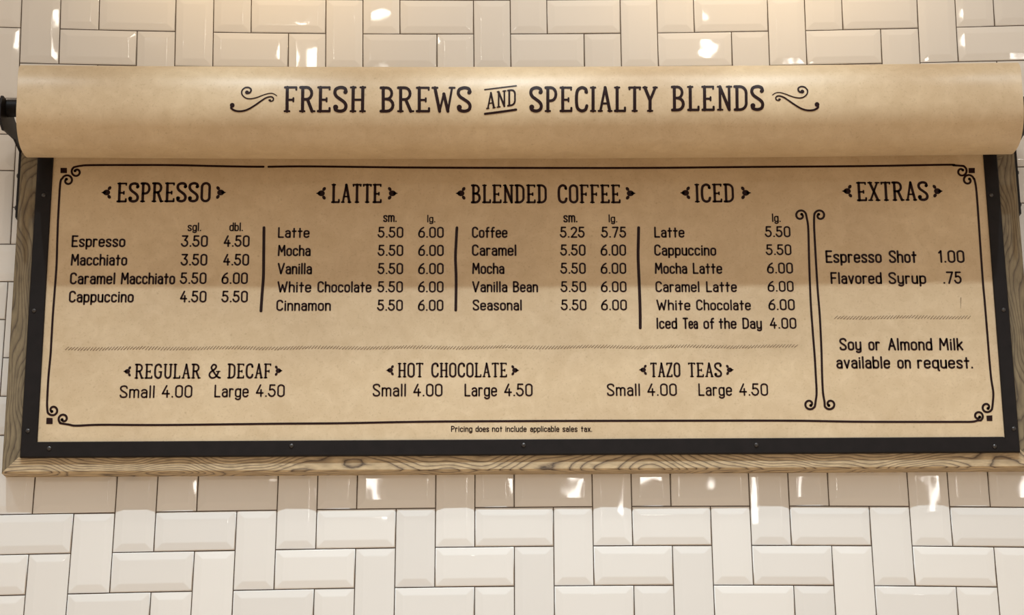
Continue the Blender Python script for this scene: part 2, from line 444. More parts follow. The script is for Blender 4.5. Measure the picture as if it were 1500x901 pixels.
def fontB():
    g = {}
    a = .19; w = .37
    g['E'] = (.34, [[(.34, 1), (0, 1), (0, 0), (.34, 0)], [(0, .53), (.28, .53)]])
    g['F'] = (.34, [[(.34, 1), (0, 1), (0, 0)], [(0, .5), (.28, .5)]])
    g['M'] = (.50, [[(0, 0), (.04, 1), (.25, .38), (.46, 1), (.50, 0)]])
    g['C'] = (.38, [arc(.19, .78, .19, .22, 10, 180) + arc(.19, .22, .19, .22, 180, 350)])
    g['L'] = (.32, [[(0, 1), (0, 0), (.32, 0)]])
    g['V'] = (.44, [[(0, 1), (.2, 0), (.44, 1)]])
    g['W'] = (.62, [[(0, 1), (.16, 0), (.31, .7), (.47, 0), (.62, 1)]])
    g['B'] = (.38, [[(0, 0), (0, 1), (.16, 1)] + arc(.16, .77, .18, .23, 90, -90) + [(0, .54)], arc(.16, .27, .22, .27, 90, -90) + [(0, 0)]])
    g['S'] = (.38, [sform(.38, 1)])
    g['D'] = (.38, [[(0, 0), (0, 1), (.14, 1)] + arc(.14, .72, .24, .28, 90, 0) + arc(.14, .28, .24, .28, 0, -90) + [(0, 0)]])
    g['T'] = (.40, [[(0, 1), (.40, 1)], [(.20, 1), (.20, 0)]])
    g['I'] = (.04, [[(.02, 1), (.02, 0)]])
    g['P'] = (.36, [[(0, 0), (0, 1), (.16, 1)] + arc(.16, .75, .20, .25, 90, -90) + [(0, .5)]])
    g['A'] = (.42, [[(0, 0), (.21, 1), (.42, 0)], [(.07, .34), (.35, .34)]])
    g['0'] = (.38, [stad(0, .38, 0, 1)])
    g['1'] = (.14, [[(0, .84), (.12, 1), (.12, 0)]])
    g['2'] = (.38, [arc(.19, .78, .19, .22, 170, 0) + [(.36, .62), (0, 0), (.38, 0)]])
    g['3'] = (.36, [[(0, 1), (.35, 1), (.17, .60)] + arc(.15, .30, .21, .30, 70, -165)])
    g['4'] = (.40, [[(.24, 1), (0, .30), (.40, .30)], [(.28, .58), (.28, 0)]])
    g['5'] = (.37, [[(.34, 1), (.05, 1), (.03, .58)] + arc(.16, .32, .21, .32, 115, -165)])
    g['6'] = (.38, [crv([(.33, 1), (.16, .84), (.03, .56), (0, .3)], 4), stad(0, .38, 0, .60)])
    g['7'] = (.38, [[(0, 1), (.38, 1), (.12, 0)]])
    g['.'] = (.03, [[(.01, .02), (.02, .02)]])
    g['a'] = (.31, [arc(.155, .50, .155, .18, 155, 0) + [(.31, 0)], [(.31, .40), (.14, .40)] + arc(.14, .20, .14, .20, 90, 270) + [(.2, 0), (.31, .1)]])
    g['b'] = (.33, [[(0, 1), (0, 0)], stad(0, .33, 0, XH)])
    g['c'] = (.31, [arc(.16, .5, .16, .18, 15, 180) + arc(.16, .18, .16, .18, 180, 345)])
    g['d'] = (.33, [[(.33, 1), (.33, 0)], stad(0, .33, 0, XH)])
    g['e'] = (.33, [[(0, .35), (.33, .36)] + arc(.165, .50, .165, .18, 0, 180) + arc(.165, .18, .165, .18, 180, 335)])
    g['f'] = (.24, [[(.09, 0), (.09, .8)] + arc(.21, .82, .12, .17, 180, 80, 4), [(0, .62), (.23, .62)]])
    g['g'] = (.33, [stad(0, .33, .0, XH), [(.33, XH), (.33, -.10)] + arc(.165, -.10, .165, .15, 0, -160, 6)])
    g['h'] = (.32, [[(0, 1), (0, 0)], [(0, .42)] + arc(.16, .50, .16, .18, 180, 0) + [(.32, 0)]])
    g['i'] = (.03, [[(.015, XH), (.015, 0)], [(.012, .90), (.018, .91)]])
    g['k'] = (.30, [[(0, 1), (0, 0)], [(.28, XH), (0, .30)], [(.10, .40), (.30, 0)]])
    g['l'] = (.03, [[(.015, 1), (.015, 0)]])
    g['m'] = (.52, [[(0, XH), (0, 0)], [(0, .45)] + arc(.13, .53, .13, .15, 180, 0) + [(.26, 0)], [(.26, .45)] + arc(.39, .53, .13, .15, 180, 0) + [(.52, 0)]])
    g['n'] = (.31, [[(0, XH), (0, 0)], [(0, .42)] + arc(.155, .50, .155, .18, 180, 0) + [(.31, 0)]])
    g['o'] = (.33, [stad(0, .33, 0, XH)])
    g['p'] = (.33, [[(0, XH), (0, -.24)], stad(0, .33, 0, XH)])
    g['q'] = (.33, [[(.33, XH), (.33, -.18), (.38, -.24)], stad(0, .33, 0, XH)])
    g['r'] = (.22, [[(0, XH), (0, 0)], [(0, .5)] + arc(.13, .52, .13, .16, 180, 50, 5)])
    g['s'] = (.29, [sform(.29, XH)])
    g['t'] = (.24, [[(.11, .92), (.11, 0)], [(0, .64), (.24, .64)]])
    g['u'] = (.31, [[(0, XH)] + arc(.155, .18, .155, .18, 180, 360) + [(.31, XH)], [(.31, XH), (.31, 0)]])
    g['v'] = (.31, [[(0, XH), (.155, 0), (.31, XH)]])
    g['x'] = (.30, [[(0, XH), (.30, 0)], [(.30, XH), (0, 0)]])
    g['y'] = (.31, [[(0, XH)] + arc(.155, .18, .155, .18, 180, 360), [(.31, XH), (.31, -.10)] + arc(.16, -.10, .15, .14, 0, -150, 5)])
    return g
FB = fontB()

def fontA():
    """display capitals with slab feet; every stroke is (points, relative width)"""
    g = {}
    sf = .085
    def ser(x, y, l=sf, r=sf): return ([(x - l, y), (x + r, y)], .62)
    def st(*p): return (list(p), 1)
    def ball(x, y, r=.085): return ('ball', x, y, r)
    g['E'] = (.40, [st((.06, 0), (.06, 1)), ([(-.02, 1), (.38, 1)], .7), ([(-.02, 0), (.38, 0)], .8), ([(.06, .48), (.27, .48)], .7), ([(.38, 1), (.38, .91)], .6), ([(.39, 0), (.39, .13)], .7), ([(.28, .55), (.28, .41)], .6)])
    g['F'] = (.38, [st((.06, 0), (.06, 1)), ([(-.02, 1), (.38, 1)], .7), ([(.06, .48), (.27, .48)], .7), ([(.38, 1), (.38, .90)], .6), ([(.28, .55), (.28, .41)], .6), ser(.06, 0)])
    g['R'] = (.46, [st((.06, 0), (.06, 1)), ser(.06, 0, .09, .07), (([(-.02, 1), (.20, 1)] + arc(.20, .75, .18, .25, 90, -90) + [(.06, .5)]), .9), st((.23, .5), (.40, 0)), ser(.42, 0, .05, .07)])
    g['S'] = (.42, [(sform(.40, 1), 1), ball(.37, .80, .075), ball(.035, .17, .095)])
    g['H'] = (.46, [st((.06, 0), (.06, 1)), st((.40, 0), (.40, 1)), ([(.06, .48), (.40, .48)], .7), ser(.06, 0), ser(.06, 1), ser(.40, 0), ser(.40, 1)])
    g['B'] = (.42, [st((.06, 0), (.06, 1)), (([(-.02, 1), (.18, 1)] + arc(.18, .76, .17, .24, 90, -90) + [(.06, .52)]), .85), ((arc(.18, .26, .21, .26, 90, -90) + [(-.02, 0)]), .95)])
    g['W'] = (.64, [st((.02, 1), (.18, 0)), (([(.18, 0), (.32, .74)]), .7), st((.32, .74), (.46, 0)), ([(.46, 0), (.60, 1)], .7), ser(.02, 1), ser(.60, 1)])
    g['A'] = (.46, [([(.05, 0), (.23, 1)], .8), st((.23, 1), (.41, 0)), ([(.11, .32), (.35, .32)], .65), ser(.05, 0, .07, .06), ser(.41, 0, .06, .07)])
    g['N'] = (.46, [([(.06, 0), (.06, 1)], .85), st((.06, 1), (.40, 0)), ([(.40, 0), (.40, 1)], .85), ser(.06, 0), ser(.40, 1), ser(.04, 1, .06, .02)])
    g['D'] = (.44, [st((.06, 0), (.06, 1)), (([(-.02, 1), (.16, 1)] + arc(.16, .72, .24, .28, 90, 0) + arc(.16, .28, .24, .28, 0, -90) + [(-.02, 0)]), .9)])
    g['P'] = (.40, [st((.06, 0), (.06, 1)), ser(.06, 0), (([(-.02, 1), (.18, 1)] + arc(.18, .72, .19, .28, 90, -90) + [(.06, .44)]), .9)])
    g['C'] = (.42, [(crv([(.40, .80), (.36, .94), (.22, 1), (.07, .90), (.02, .68), (.02, .32), (.07, .10), (.22, 0), (.36, .06), (.41, .22)], 4), 1), ball(.385, .82, .07)])
    g['I'] = (.12, [st((.06, 0), (.06, 1)), ser(.06, 0), ser(.06, 1)])
    g['L'] = (.36, [st((.06, 0), (.06, 1)), ser(.06, 1), ([(-.02, 0), (.35, 0)], .8), ([(.36, 0), (.36, .14)], .7)])
    g['T'] = (.40, [st((.20, 0), (.20, 1)), ([(-.01, 1), (.41, 1)], .7), ([(0, 1), (0, .92)], .6), ([(.40, 1), (.40, .92)], .6), ser(.20, 0)])
    g['Y'] = (.44, [st((.02, 1), (.22, .45)), ([(.42, 1), (.22, .45)], .85), st((.22, .45), (.22, 0)), ser(.22, 0), ser(.03, 1, .07, .06), ser(.41, 1, .06, .07)])
    g['O'] = (.42, [(stad(.02, .40, 0, 1), .95)])
    g['X'] = (.44, [st((.04, 1), (.40, 0)), ([(.40, 1), (.04, 0)], .75), ser(.04, 0), ser(.40, 0), ser(.04, 1), ser(.40, 1)])
    g['G'] = (.44, [(crv([(.38, .82), (.34, .94), (.22, 1), (.07, .90), (.02, .68), (.02, .32), (.07, .10), (.22, 0), (.35, .07), (.39, .24), (.39, .44)], 4), 1), ([(.27, .45), (.43, .45)], .65)])
    g['U'] = (.44, [(([(.05, 1), (.05, .24)] + arc(.22, .24, .17, .24, 180, 360) + [(.39, 1)]), .95), ser(.05, 1), ser(.39, 1)])
    g['Z'] = (.40, [([(.02, .9), (.02, 1), (.38, 1)], .75), st((.38, 1), (.02, 0)), ([(.02, 0), (.38, 0), (.38, .12)], .75)])
    g['&'] = (.52, [(crv([(.50, .02), (.36, .16), (.14, .62), (.10, .80), (.20, .98), (.32, .92), (.33, .76), (.22, .58), (.06, .42), (.00, .22), (.08, .03), (.22, 0), (.36, .12), (.44, .34), (.46, .46)], 4), .9), ([(.36, .47), (.54, .47)], .6), ([(.47, .02), (.56, .0)], .9)])
    return g
FA = fontA()

def set_text(txt, font, gap, space, th):
    """lays txt out on a line of capital height 1; returns strokes and the natural width"""
    out, x = [], 0
    for k, ch in enumerate(txt):
        if ch == ' ': x += space; continue
        w, strokes = font[ch]
        for s in strokes:
            if isinstance(s, tuple) and s[0] == 'ball': out.append(('ball', x + s[1], s[2], s[3]))
            elif isinstance(s, tuple): out.append(('line', [(x + p[0], p[1]) for p in s[0]], s[1]))
            else: out.append(('line', [(x + p[0], p[1]) for p in s], 1))
        x += w + gap
        if ch in '1' and font is FB: x += .02
    return out, x - gap
def put_text(V, Fc, txt, A, B, hvec, font, gap, space, th, to3, dense=None):
    """text from A to B along the baseline, hvec = up vector of capital height; A, B, hvec in the 2-D frame of to3"""
    st, wd_ = set_text(txt, font, gap, space, th)
    A, B, hv = np.array(A, float), np.array(B, float), np.array(hvec, float)
    h = np.linalg.norm(hv); w = th * h
    L = np.linalg.norm(B - A); ux = (B - A) / L
    A = A + ux * w / 2; L = L - w; hv = hv * (h - w) / h; A = A + hv / np.linalg.norm(hv) * w / 2
    sx = L / wd_
    f = lambda p: A + ux * p[0] * sx + hv * p[1]
    for s in st:
        if s[0] == 'ball': disc(V, Fc, f((s[1], s[2])), s[3] * h, to3)
        else:
            pts = [f(p) for p in s[1]]
            if dense:
                q = [pts[0]]
                for p in pts[1:]:
                    n = max(1, int(np.linalg.norm(p - q[-1]) / dense)); a = q[-1]
                    q += [a + (p - a) * k / n for k in range(1, n + 1)]
                pts = q
            closed = np.linalg.norm(np.array(s[1][0]) - np.array(s[1][-1])) < 1e-6 and len(s[1]) > 4
            ribbon(V, Fc, pts, w * s[2], closed, to3)

def line_on_sheet(name, txt, x0, x1, base, top, font=FB, gap=.19, space=.30, th=.135, slope=0, label=None):
    V, Fc = [], []
    A, B = W(x0, base), W(x1, base + slope)
    T = W(x0, top)
    put_text(V, Fc, txt, A, B, (0, T[1] - A[1]), font, gap, space, th, flat3)
    return ink(name, V, Fc, sheet, label=label)
def words_on_sheet(name, parts, base, top, label=None, **kw):
    V, Fc = [], []
    for txt, x0, x1 in parts:
        A, B, T = W(x0, base), W(x1, base + kw.get('slope', 0)), W(x0, top)
        put_text(V, Fc, txt, A, B, (0, T[1] - A[1]), kw.get('font', FB), kw.get('gap', .19), kw.get('space', .30), kw.get('th', .135), flat3)
    return ink(name, V, Fc, sheet, label=label)

# headings with their little three-leaf ornaments
def leaf_mark(x, y, s, right, k=1.0, to3=flat3, frame=W, parent=None):
    """three petals; the big one points outward"""
    V, Fc = [], []
    sg = 1 if right else -1
    c = frame(x, y); mm = np.linalg.norm(frame(x + 1, y) - c)
    for dx, dy, rx, ry, a in ((-.2, 0, 5.2, 4.5, 0), (-4.2, 6.7, 3.3, 2.4, -58), (-4.2, -6.7, 3.3, 2.4, 58)):
        disc(V, Fc, c + np.array([sg * dx, dy]) * mm * k, rx * mm * k, to3, ry * mm * k, math.radians(a * sg), 16)
    p = c + np.array([sg * 7.2, 0]) * mm * k
    ribbon(V, Fc, [c + np.array([sg * 3.2, 0]) * mm * k, p], 4.6 * mm * k, False, to3, .8 * mm * k)
    ink('leaf_ornament', V, Fc, parent or sheet)
HK = dict(font=FA, gap=.17, space=.34, th=.125)
for parts, base, top, sl, oy, lx, rx, sc in (
    ([('ESPRESSO', 170.5, 309)], 297, 267, -.5, 282, 156, 323.5, 1),
    ([('LATTE', 485, 560)], 298, 268.8, 0, 283.2, 470.5, 575, 1),
    ([('BLENDED', 690, 802.5), ('COFFEE', 816.5, 910)], 298.2, 269.8, 0, 283.2, 675, 923.5, 1),
    ([('ICED', 1018, 1077)], 297.2, 268.8, -.4, 282.5, 1004, 1092.5, 1),
    ([('EXTRAS', 1255.5, 1361.5)], 295.3, 266, -.8, 280, 1241, 1373.5, 1),
    ([('REGULAR', 197, 293.8), ('&', 305, 322.7), ('DECAF', 333, 397.5)], 555.2, 532.6, -.6, 544, 186.5, 408, .78),
    ([('HOT', 582.5, 620.5), ('CHOCOLATE', 631.3, 743.5)], 553.3, 531.2, -.3, 542.4, 571.5, 754.5, .78),
    ([('TAZO', 952.5, 997.5), ('TEAS', 1008, 1058.5)], 552.8, 530.8, 0, 541.8, 942, 1069, .78)):
    lab = 'dark heading reading ' + ' '.join(p[0] for p in parts)
    if 'TAZO' in lab: lab = 'dark heading for the teas'
    for j, w_ in enumerate(parts):
        tt = j / max(1, len(parts)); words_on_sheet('heading_lettering', [w_], base + sl * tt, top + sl * tt, lab if j == 0 else None, slope=sl / len(parts), **HK)
    leaf_mark(lx, oy, 1, False, sc); leaf_mark(rx, oy - (1 if sc < 1 and lx < 200 else 0), 1, True, sc)

# columns of items and prices
def item(txt, parts, base, top): words_on_sheet('item_lettering', parts, base, top)
for parts, base, top in (
    ([('Espresso', 104.5, 183.5)], 362.2, 344.6), ([('Macchiato', 103.3, 186.2)], 389.3, 371.8),
    ([('Caramel', 102, 168.8), ('Macchiato', 176.6, 256.4)], 416.7, 399), ([('Cappuccino', 100.5, 195.7)], 443.3, 425.8),
    ([('Latte', 407, 453.5)], 348.7, 332.6), ([('Mocha', 406.7, 455)], 375.4, 358.6), ([('Vanilla', 406.4, 457)], 402, 385),
    ([('White', 406, 456), ('Chocolate', 464.8, 544.2)], 428.6, 411.9), ([('Cinnamon', 404.6, 484.7)], 455.6, 439),
    ([('Coffee', 691.3, 743.6)], 348.7, 332), ([('Caramel', 691.3, 756.8)], 375, 358), ([('Mocha', 691.6, 739)], 401.6, 384.8),
    ([('Vanilla', 691.6, 743.4), ('Bean', 751.4, 788.3)], 428.3, 411.8), ([('Seasonal', 692.3, 764.8)], 455, 438.7),
    ([('Latte', 958.5, 1003)], 348.3, 332), ([('Cappuccino', 958.5, 1049.5)], 374.8, 358), ([('Mocha', 959.3, 1007), ('Latte', 1015, 1058.3)], 401.4, 384.7),
    ([('Caramel', 960.3, 1025.2), ('Latte', 1034.5, 1079.8)], 428.1, 411.8), ([('White', 961.7, 1011.7), ('Chocolate', 1020, 1100.2)], 454.8, 438.7),
    ([('Iced', 961.5, 992.2), ('Tea', 1000.3, 1022.8), ('of', 1030.5, 1046.9), ('the', 1053, 1079.3), ('Day', 1087.8, 1116.5)], 482, 465.2),
    ([('Espresso', 1209.7, 1292.2), ('Shot', 1302.5, 1343.4)], 385.4, 366.6), ([('Flavored', 1217, 1292.3), ('Syrup', 1302, 1357.2)], 416.2, 398.5),
    ([('Soy', 1230, 1262.4), ('or', 1272.3, 1289.8), ('Almond', 1301, 1366.3), ('Milk', 1376, 1411.5)], 513.6, 495),
    ([('available', 1225.3, 1304.6), ('on', 1314.7, 1334.9), ('request.', 1344, 1426)], 540.2, 521.7)):
    words_on_sheet('item_lettering', parts, base, top, th=.15)
PR_ = []
for base, top, ps in (
    (361.9, 344.6, (('3.50', 265.7, 304.3), ('4.50', 327.3, 365.5))), (389.3, 371.8, (('3.50', 265.2, 303.5), ('4.50', 326.6, 364.8))),
    (416.3, 399, (('5.50', 263.9, 302.3), ('6.00', 324.3, 362.9))), (443.2, 425.8, (('4.50', 263.3, 302.3), ('5.50', 324.7, 362.9))),
    (348.5, 332.2, (('5.50', 553.7, 590.9), ('6.00', 612.6, 650.1))), (375.2, 358.5, (('5.50', 553.7, 590.8), ('6.00', 612.6, 650.1))),
    (401.9, 385.2, (('5.50', 553.5, 590.6), ('6.00', 612.5, 650))), (428.5, 411.9, (('5.50', 553.2, 590.3), ('6.00', 612.4, 649.8))), (455.5, 438.9, (('5.50', 552.9, 590.2), ('6.00', 612.2, 649.6))),
    (348.5, 332, (('5.25', 820.7, 856.7), ('5.75', 881.2, 917.5))), (374.8, 358, (('5.50', 821.2, 858), ('6.00', 879.9, 917.4))),
    (401.4, 384.8, (('5.50', 821.4, 858.3), ('6.00', 880, 917.6))), (428.1, 411.9, (('5.50', 821.8, 858.8), ('6.00', 880.3, 918))), (454.8, 438.7, (('5.50', 822.2, 859.3), ('6.00', 880.6, 918.6))),
    (347.7, 331.2, (('5.50', 1121.2, 1158.3),)), (374, 357.8, (('5.50', 1122.5, 1159.7),)), (400.9, 384.5, (('6.00', 1123.8, 1162),)),
    (427.6, 411.4, (('6.00', 1124.7, 1163),)), (454.7, 438, (('6.00', 1125.9, 1164.7),)), (481.8, 465.2, (('4.00', 1127.8, 1167),)),
    (385.2, 366.4, (('1.00', 1375, 1413.5),)), (416, 397.6, (('.75', 1381.8, 1409.3),))):
    for t, a, b in ps: words_on_sheet('price_lettering', [(t, a, b)], base, top, th=.142, gap=.20)
for t, a, b, base, top in (('sgl.', 274.6, 294.8, 338.8, 325.8), ('dbl.', 335.8, 356, 338.8, 325.8), ('sm.', 561.2, 581.4, 325.5, 311), ('lg.', 625.6, 637.8, 326, 314.5),
                           ('sm.', 825.2, 846.2, 326, 311), ('lg.', 891.4, 904.5, 326, 314), ('lg.', 1130.9, 1144, 325.4, 312.6)):
    words_on_sheet('size_lettering', [(t, a, b)], base, top, th=.145)
for w_, y0, y1 in (((('Small', 175, 226.5), ('4.00', 236.6, 281.5), ('Large', 313.8, 364.2), ('4.50', 374.5, 417)), 583.2, 564.4),
                   ((('Small', 545.8, 595), ('4.00', 605.2, 648.3), ('Large', 680.4, 728.3), ('4.50', 738.5, 780.4)), 581, 562),
                   ((('Small', 889.2, 938.1), ('4.00', 948.3, 991.8), ('Large', 1023.3, 1072.7), ('4.50', 1083, 1125.5)), 580.2, 561.7)):
    for k, (t, a, b) in enumerate(w_):
        dy = -(a - w_[0][1]) / 240 * (1.8 if y0 > 583 else .3)
        words_on_sheet('price_lettering' if t[0] == '4' else 'item_lettering', [(t, a, b)], y0 + dy, y1 + dy, th=.125)
words_on_sheet('footnote_lettering', [('Pricing', 660.8, 692), ('does', 696.5, 716.5), ('not', 720.8, 736), ('include', 740.2, 771.5), ('applicable', 776.5, 819.5),
                                      ('sales', 824, 846), ('tax.', 851, 867.5)], 632.8, 623.8, th=.15, slope=0)

# ruled dividers
def rule(name, pts, w, mat=None, curve=True):
    V, Fc = [], []
    P = [W(*p) for p in pts]; P = crv(P, 5) if curve else P
    ribbon(V, Fc, P, w * .00170, False, flat3)
    return ink(name, V, Fc, sheet, mat)
rule('divider_rule', [(386.7, 333.5), (386.3, 370), (385.9, 404), (384, 430), (382.2, 455.5)], 3.4)
rule('divider_rule', [(669.3, 333.5), (668, 358), (667.2, 378), (668.2, 410), (667.6, 454.5)], 3.2)
rule('divider_rule', [(935.5, 333.5), (935, 358), (934.8, 378), (936.3, 415), (937.6, 450), (937.9, 480.5)], 3.4)
def hatch(x0, y0, x1, y1):
    V, Fc = [], []
    n = int((x1 - x0) / 4.5); rs = random.Random(3)
    for k in range(n):
        t = (k + .5) / n; x = x0 + (x1 - x0) * t; y = y0 + (y1 - y0) * t + .7 * math.sin(k * .21) + rs.uniform(-.35, .35)
        l = rs.uniform(2.0, 2.7); hh = rs.uniform(1.9, 2.5)
        ribbon(V, Fc, [W(x - l, y + hh), W(x + l, y - hh)], .0013, False, flat3, .0008)
    ink('hatched_rule', V, Fc, sheet, M_INKSOFT)
hatch(96, 510.5, 1168.5, 507.2); hatch(1222.5, 465, 1422, 464.3)

# border lines running into curls
def curl_pts(cx, cy, r0, r1, a0, turns, n=30):
    """spiral in pixels of the sheet, starting at angle a0 (degrees, y down), turning by 'turns' (sign = sense)"""
    out = []
    for k in range(n + 1):
        t = k / n; a = math.radians(a0 + 360 * turns * t); r = r0 + (r1 - r0) * t ** 1.15
        out.append((cx + r * math.cos(a), cy + r * math.sin(a)))
    return out
def border(name, pieces, w=2.5, end=None, w_end=None):
    V, Fc = [], []
    P = [W(*p) for p in pieces]
    ribbon(V, Fc, P, w * .00170, False, flat3)
    return V, Fc
def curled(name, mid, c0, c1, w=2.5, gaps=()):
    """mid: points of the line; c0/c1: curls (cx, cy, r, angle where the line meets it, turns)"""
    pts = []
    if c0: pts += [p for p in curl_pts(*c0[:3], c0[5] if len(c0) > 5 else 2.6, c0[3], c0[4])][::-1]
    pts += mid
    if c1: pts += curl_pts(*c1[:3], c1[5] if len(c1) > 5 else 2.6, c1[3], c1[4])
    V, Fc = [], []
    sm = crv(pts, 24)
    run = []
    for p in sm:
        if any(abs(p[0] - gx) < gw for gx, gw in gaps):
            if len(run) > 1: ribbon(V, Fc, [W(*q) for q in run], w * .00170, False, flat3)
            run = []
        else: run.append(p)
    ribbon(V, Fc, [W(*q) for q in run], w * .00170, False, flat3)
    for c, q in ((c0, pts[0]), (c1, pts[-1])):
        if c: disc(V, Fc, W(*q), w * .00125, flat3)
    ink(name, V, Fc, sheet)
# top, bottom, left, right
curled('border_line', [(118, 243), (132, 242), (190, 241.8), (256, 242), (330, 243.6), (386, 244.3), (453, 243.8), (600, 245.4), (760, 246), (940, 246), (1100, 244.6), (1260, 243.4), (1385, 241.4), (1397, 242.2)],
       (112, 251.8, 7.6, -112, -1.08), (1408.5, 251, 8.2, -76, 1.08), gaps=((390.6, 2.2),))
curled('border_line', [(101, 622), (112, 623.6), (149, 622.3), (240, 622.6), (400, 620.8), (500, 620), (620, 617.8), (780, 616.8), (1000, 616.3), (1160, 616.3), (1260, 617.8), (1400, 618), (1424, 617.8), (1432, 616)],
       (93, 613.5, 7.6, 120, 1.08), (1433, 609.5, 7.2, 62, -1.08))
curled('border_line', [(89.2, 264), (87.6, 276), (85, 322), (84, 350), (82.7, 390), (79.8, 430), (77.4, 462), (75.2, 500), (74, 520), (71, 552), (69.4, 580), (69, 594)],
       (99, 264.5, 8.4, 200, 1.08), (77.5, 600.8, 8.2, 160, -1.08))
curled('border_line', [(1427.4, 263), (1429.8, 275), (1432.2, 303), (1436, 359), (1440, 415), (1442.3, 440), (1446.6, 493), (1449.6, 530), (1452, 555), (1455, 575), (1454.3, 590)],
       (1418.3, 264, 8.4, -15, -1.08), (1445.5, 596.5, 8.0, 15, 1.08))
curled('border_line', [(1181.5, 318), (1184, 335), (1185.2, 380), (1186.6, 420), (1188, 450), (1190.5, 485), (1193.4, 522), (1195, 550), (1196.2, 575), (1194.6, 589)],
       (1172.6, 315.8, 8.2, -18, -1.08), (1186, 592, 8.2, 20, 1.08))
curled('border_line', [(1192.6, 318), (1192.6, 332), (1194, 360), (1196.5, 404), (1198.2, 430), (1200.8, 462), (1203.2, 510), (1204.3, 550), (1205.6, 575), (1207.8, 589)],
       (1201, 315.8, 8.2, 198, 1.08), (1215.8, 592, 8.2, 160, -1.08))
for x, y, w_, h_, tl in ((93.3, 249.8, 4.7, 3.8, 0), (1423.4, 249.8, 4.6, 3.8, .1), (72.6, 616.8, 4.5, 4.4, -.5), (1449.3, 612.6, 4.4, 4.2, .6)):
    V = [flat3(W(x - w_, y - h_ + tl)), flat3(W(x + w_, y - h_)), flat3(W(x + w_, y + h_)), flat3(W(x - w_ + tl, y + h_))]
    ink('corner_square', V, [(0, 1, 2, 3)], sheet)
V, Fc = [], []
ribbon(V, Fc, [W(1407.6, 436), W(1407.2, 452)], .0012, False, flat3, .0004)
ink('faint_scratch', V, Fc, sheet, M_INKSOFT)

# ------------------------------------------------------------------ the roll of paper above the sheet
RD, RZ, RR = .170, .2965, .0870      # centre depth, height, radius
EX = 2.35                             # squareness of the wound roll
def sag(x): return -.0062 * (1 - min(1, (x - .016) ** 2 / .92))
def prof(a):
    c, s = math.cos(a), math.sin(a)
    return RR * math.copysign(abs(c) ** (2 / EX), c), RR * math.copysign(abs(s) ** (2 / EX), s)
def xend(a, right):
    s = math.sin(a); c = math.cos(a)
    e = .0085 * max(0, s) ** 1.5 + .002 * max(0, -s)
    return (.983 + e) if right else (-.947 - e)
paper_roll = empty('paper_roll', (.016, -RD, Z0 + RZ))
paper_roll['label'] = 'long brown paper roll with the large dark title, held across the top of the menu'
paper_roll['category'] = 'paper roll'
ROFF = Vector((-.016, RD, -(Z0 + RZ)))
bm = bmesh.new(); NA, NX = 64, 40; rings = []
for i in range(NX + 1):
    row = []
    for k in range(NA):
        a = 2 * PI * k / NA; d, z = prof(a); x0, x1 = xend(a, False), xend(a, True); x = x0 + (x1 - x0) * i / NX
        row.append(bm.verts.new((x, -(RD + d), RZ + z + sag(x) + Z0)))
    rings.append(row)
for a, b in zip(rings, rings[1:]):
    for k in range(NA): bm.faces.new((a[k], a[(k + 1) % NA], b[(k + 1) % NA], b[k]))
bm.faces.new(rings[0]); bm.faces.new(rings[-1][::-1])
bmesh.ops.recalc_face_normals(bm, faces=bm.faces[:])
roll = link('rolled_paper', bm, M_KRAFT, paper_roll); roll.location = ROFF; smooth(roll, 50)
# iron core of the roll
def cyl_x(bm, x0, x1, d, z, r, n=24):
    A = [[bm.verts.new((x, -(d + r * math.cos(2 * PI * k / n)), z + Z0 + r * math.sin(2 * PI * k / n))) for k in range(n)] for x in (x0, x1)]
    for k in range(n): bm.faces.new((A[0][k], A[0][(k + 1) % n], A[1][(k + 1) % n], A[1][k]))
    bm.faces.new(A[0]); bm.faces.new(A[1][::-1])
bm = bmesh.new(); cyl_x(bm, XL, XR, RD + .005, RZ + .005, .0175); bmesh.ops.recalc_face_normals(bm, faces=bm.faces[:])
co = link('core_rod', bm, M_IRON, paper_roll); co.location = ROFF; smooth(co)

def on_roll(p):
    """pixel of the photograph to a point just above the surface of the roll"""
    v = ray(p[0], p[1])
    def inside(t):
        q = CAM + v * t; d = (-q[1] - RD) / (RR + .0006); z = (q[2] - RZ - sag(q[0])) / (RR + .0006)
        return abs(d) ** EX + abs(z) ** EX - 1
    t0 = (-(RD + RR + .01) - CAM[1]) / v[1]; t1 = (-RD - CAM[1]) / v[1]
    for _ in range(26):
        tm = (t0 + t1) / 2
        if inside(tm) > 0: t0 = tm
        else: t1 = tm
    q = CAM + v * t1
    return (q[0], q[1], q[2] + Z0)
def title(txt, x0, x1, b0, b1, h, th=.118, gap=.17, lean=0):
    V, Fc = [], []
    put_text(V, Fc, txt, (x0, b0), (x1, b1), (lean, -h), FA, gap, .3, th, on_roll, dense=5)
    o = ink('title_lettering', V, Fc, paper_roll, label='large dark lettering reading ' + txt); o.location = ROFF
title('FRESH', 415.5, 535.8, 165.2, 165.2, 39.6, lean=.6)
title('BREWS', 556.5, 691.8, 165.2, 165.2, 39.0)
title('SPECIALTY', 775.3, 963, 164.9, 164.6, 38.8)
title('BLENDS', 983.5, 1120.5, 163.4, 162.6, 38.3, lean=-.5)
title('AND', 712, 756.8, 160.6, 154.6, 25.2, th=.115)
def roll_strokes(name, strokes, discs=()):
    V, Fc = [], []
    for pts, w0, w1, cv in strokes:
        P = crv(pts, 5) if cv else [np.array(p, float) for p in pts]
        ribbon(V, Fc, P, w0, False, on_roll, w1)
    for c, r in discs: disc(V, Fc, c, r, on_roll)
    o = ink(name, V, Fc, paper_roll); o.location = ROFF
roll_strokes('title_rule', [([(710, 131.3), (725, 129.4), (741, 127.4), (756.3, 125.6)], 1.9, 1.9, False)])
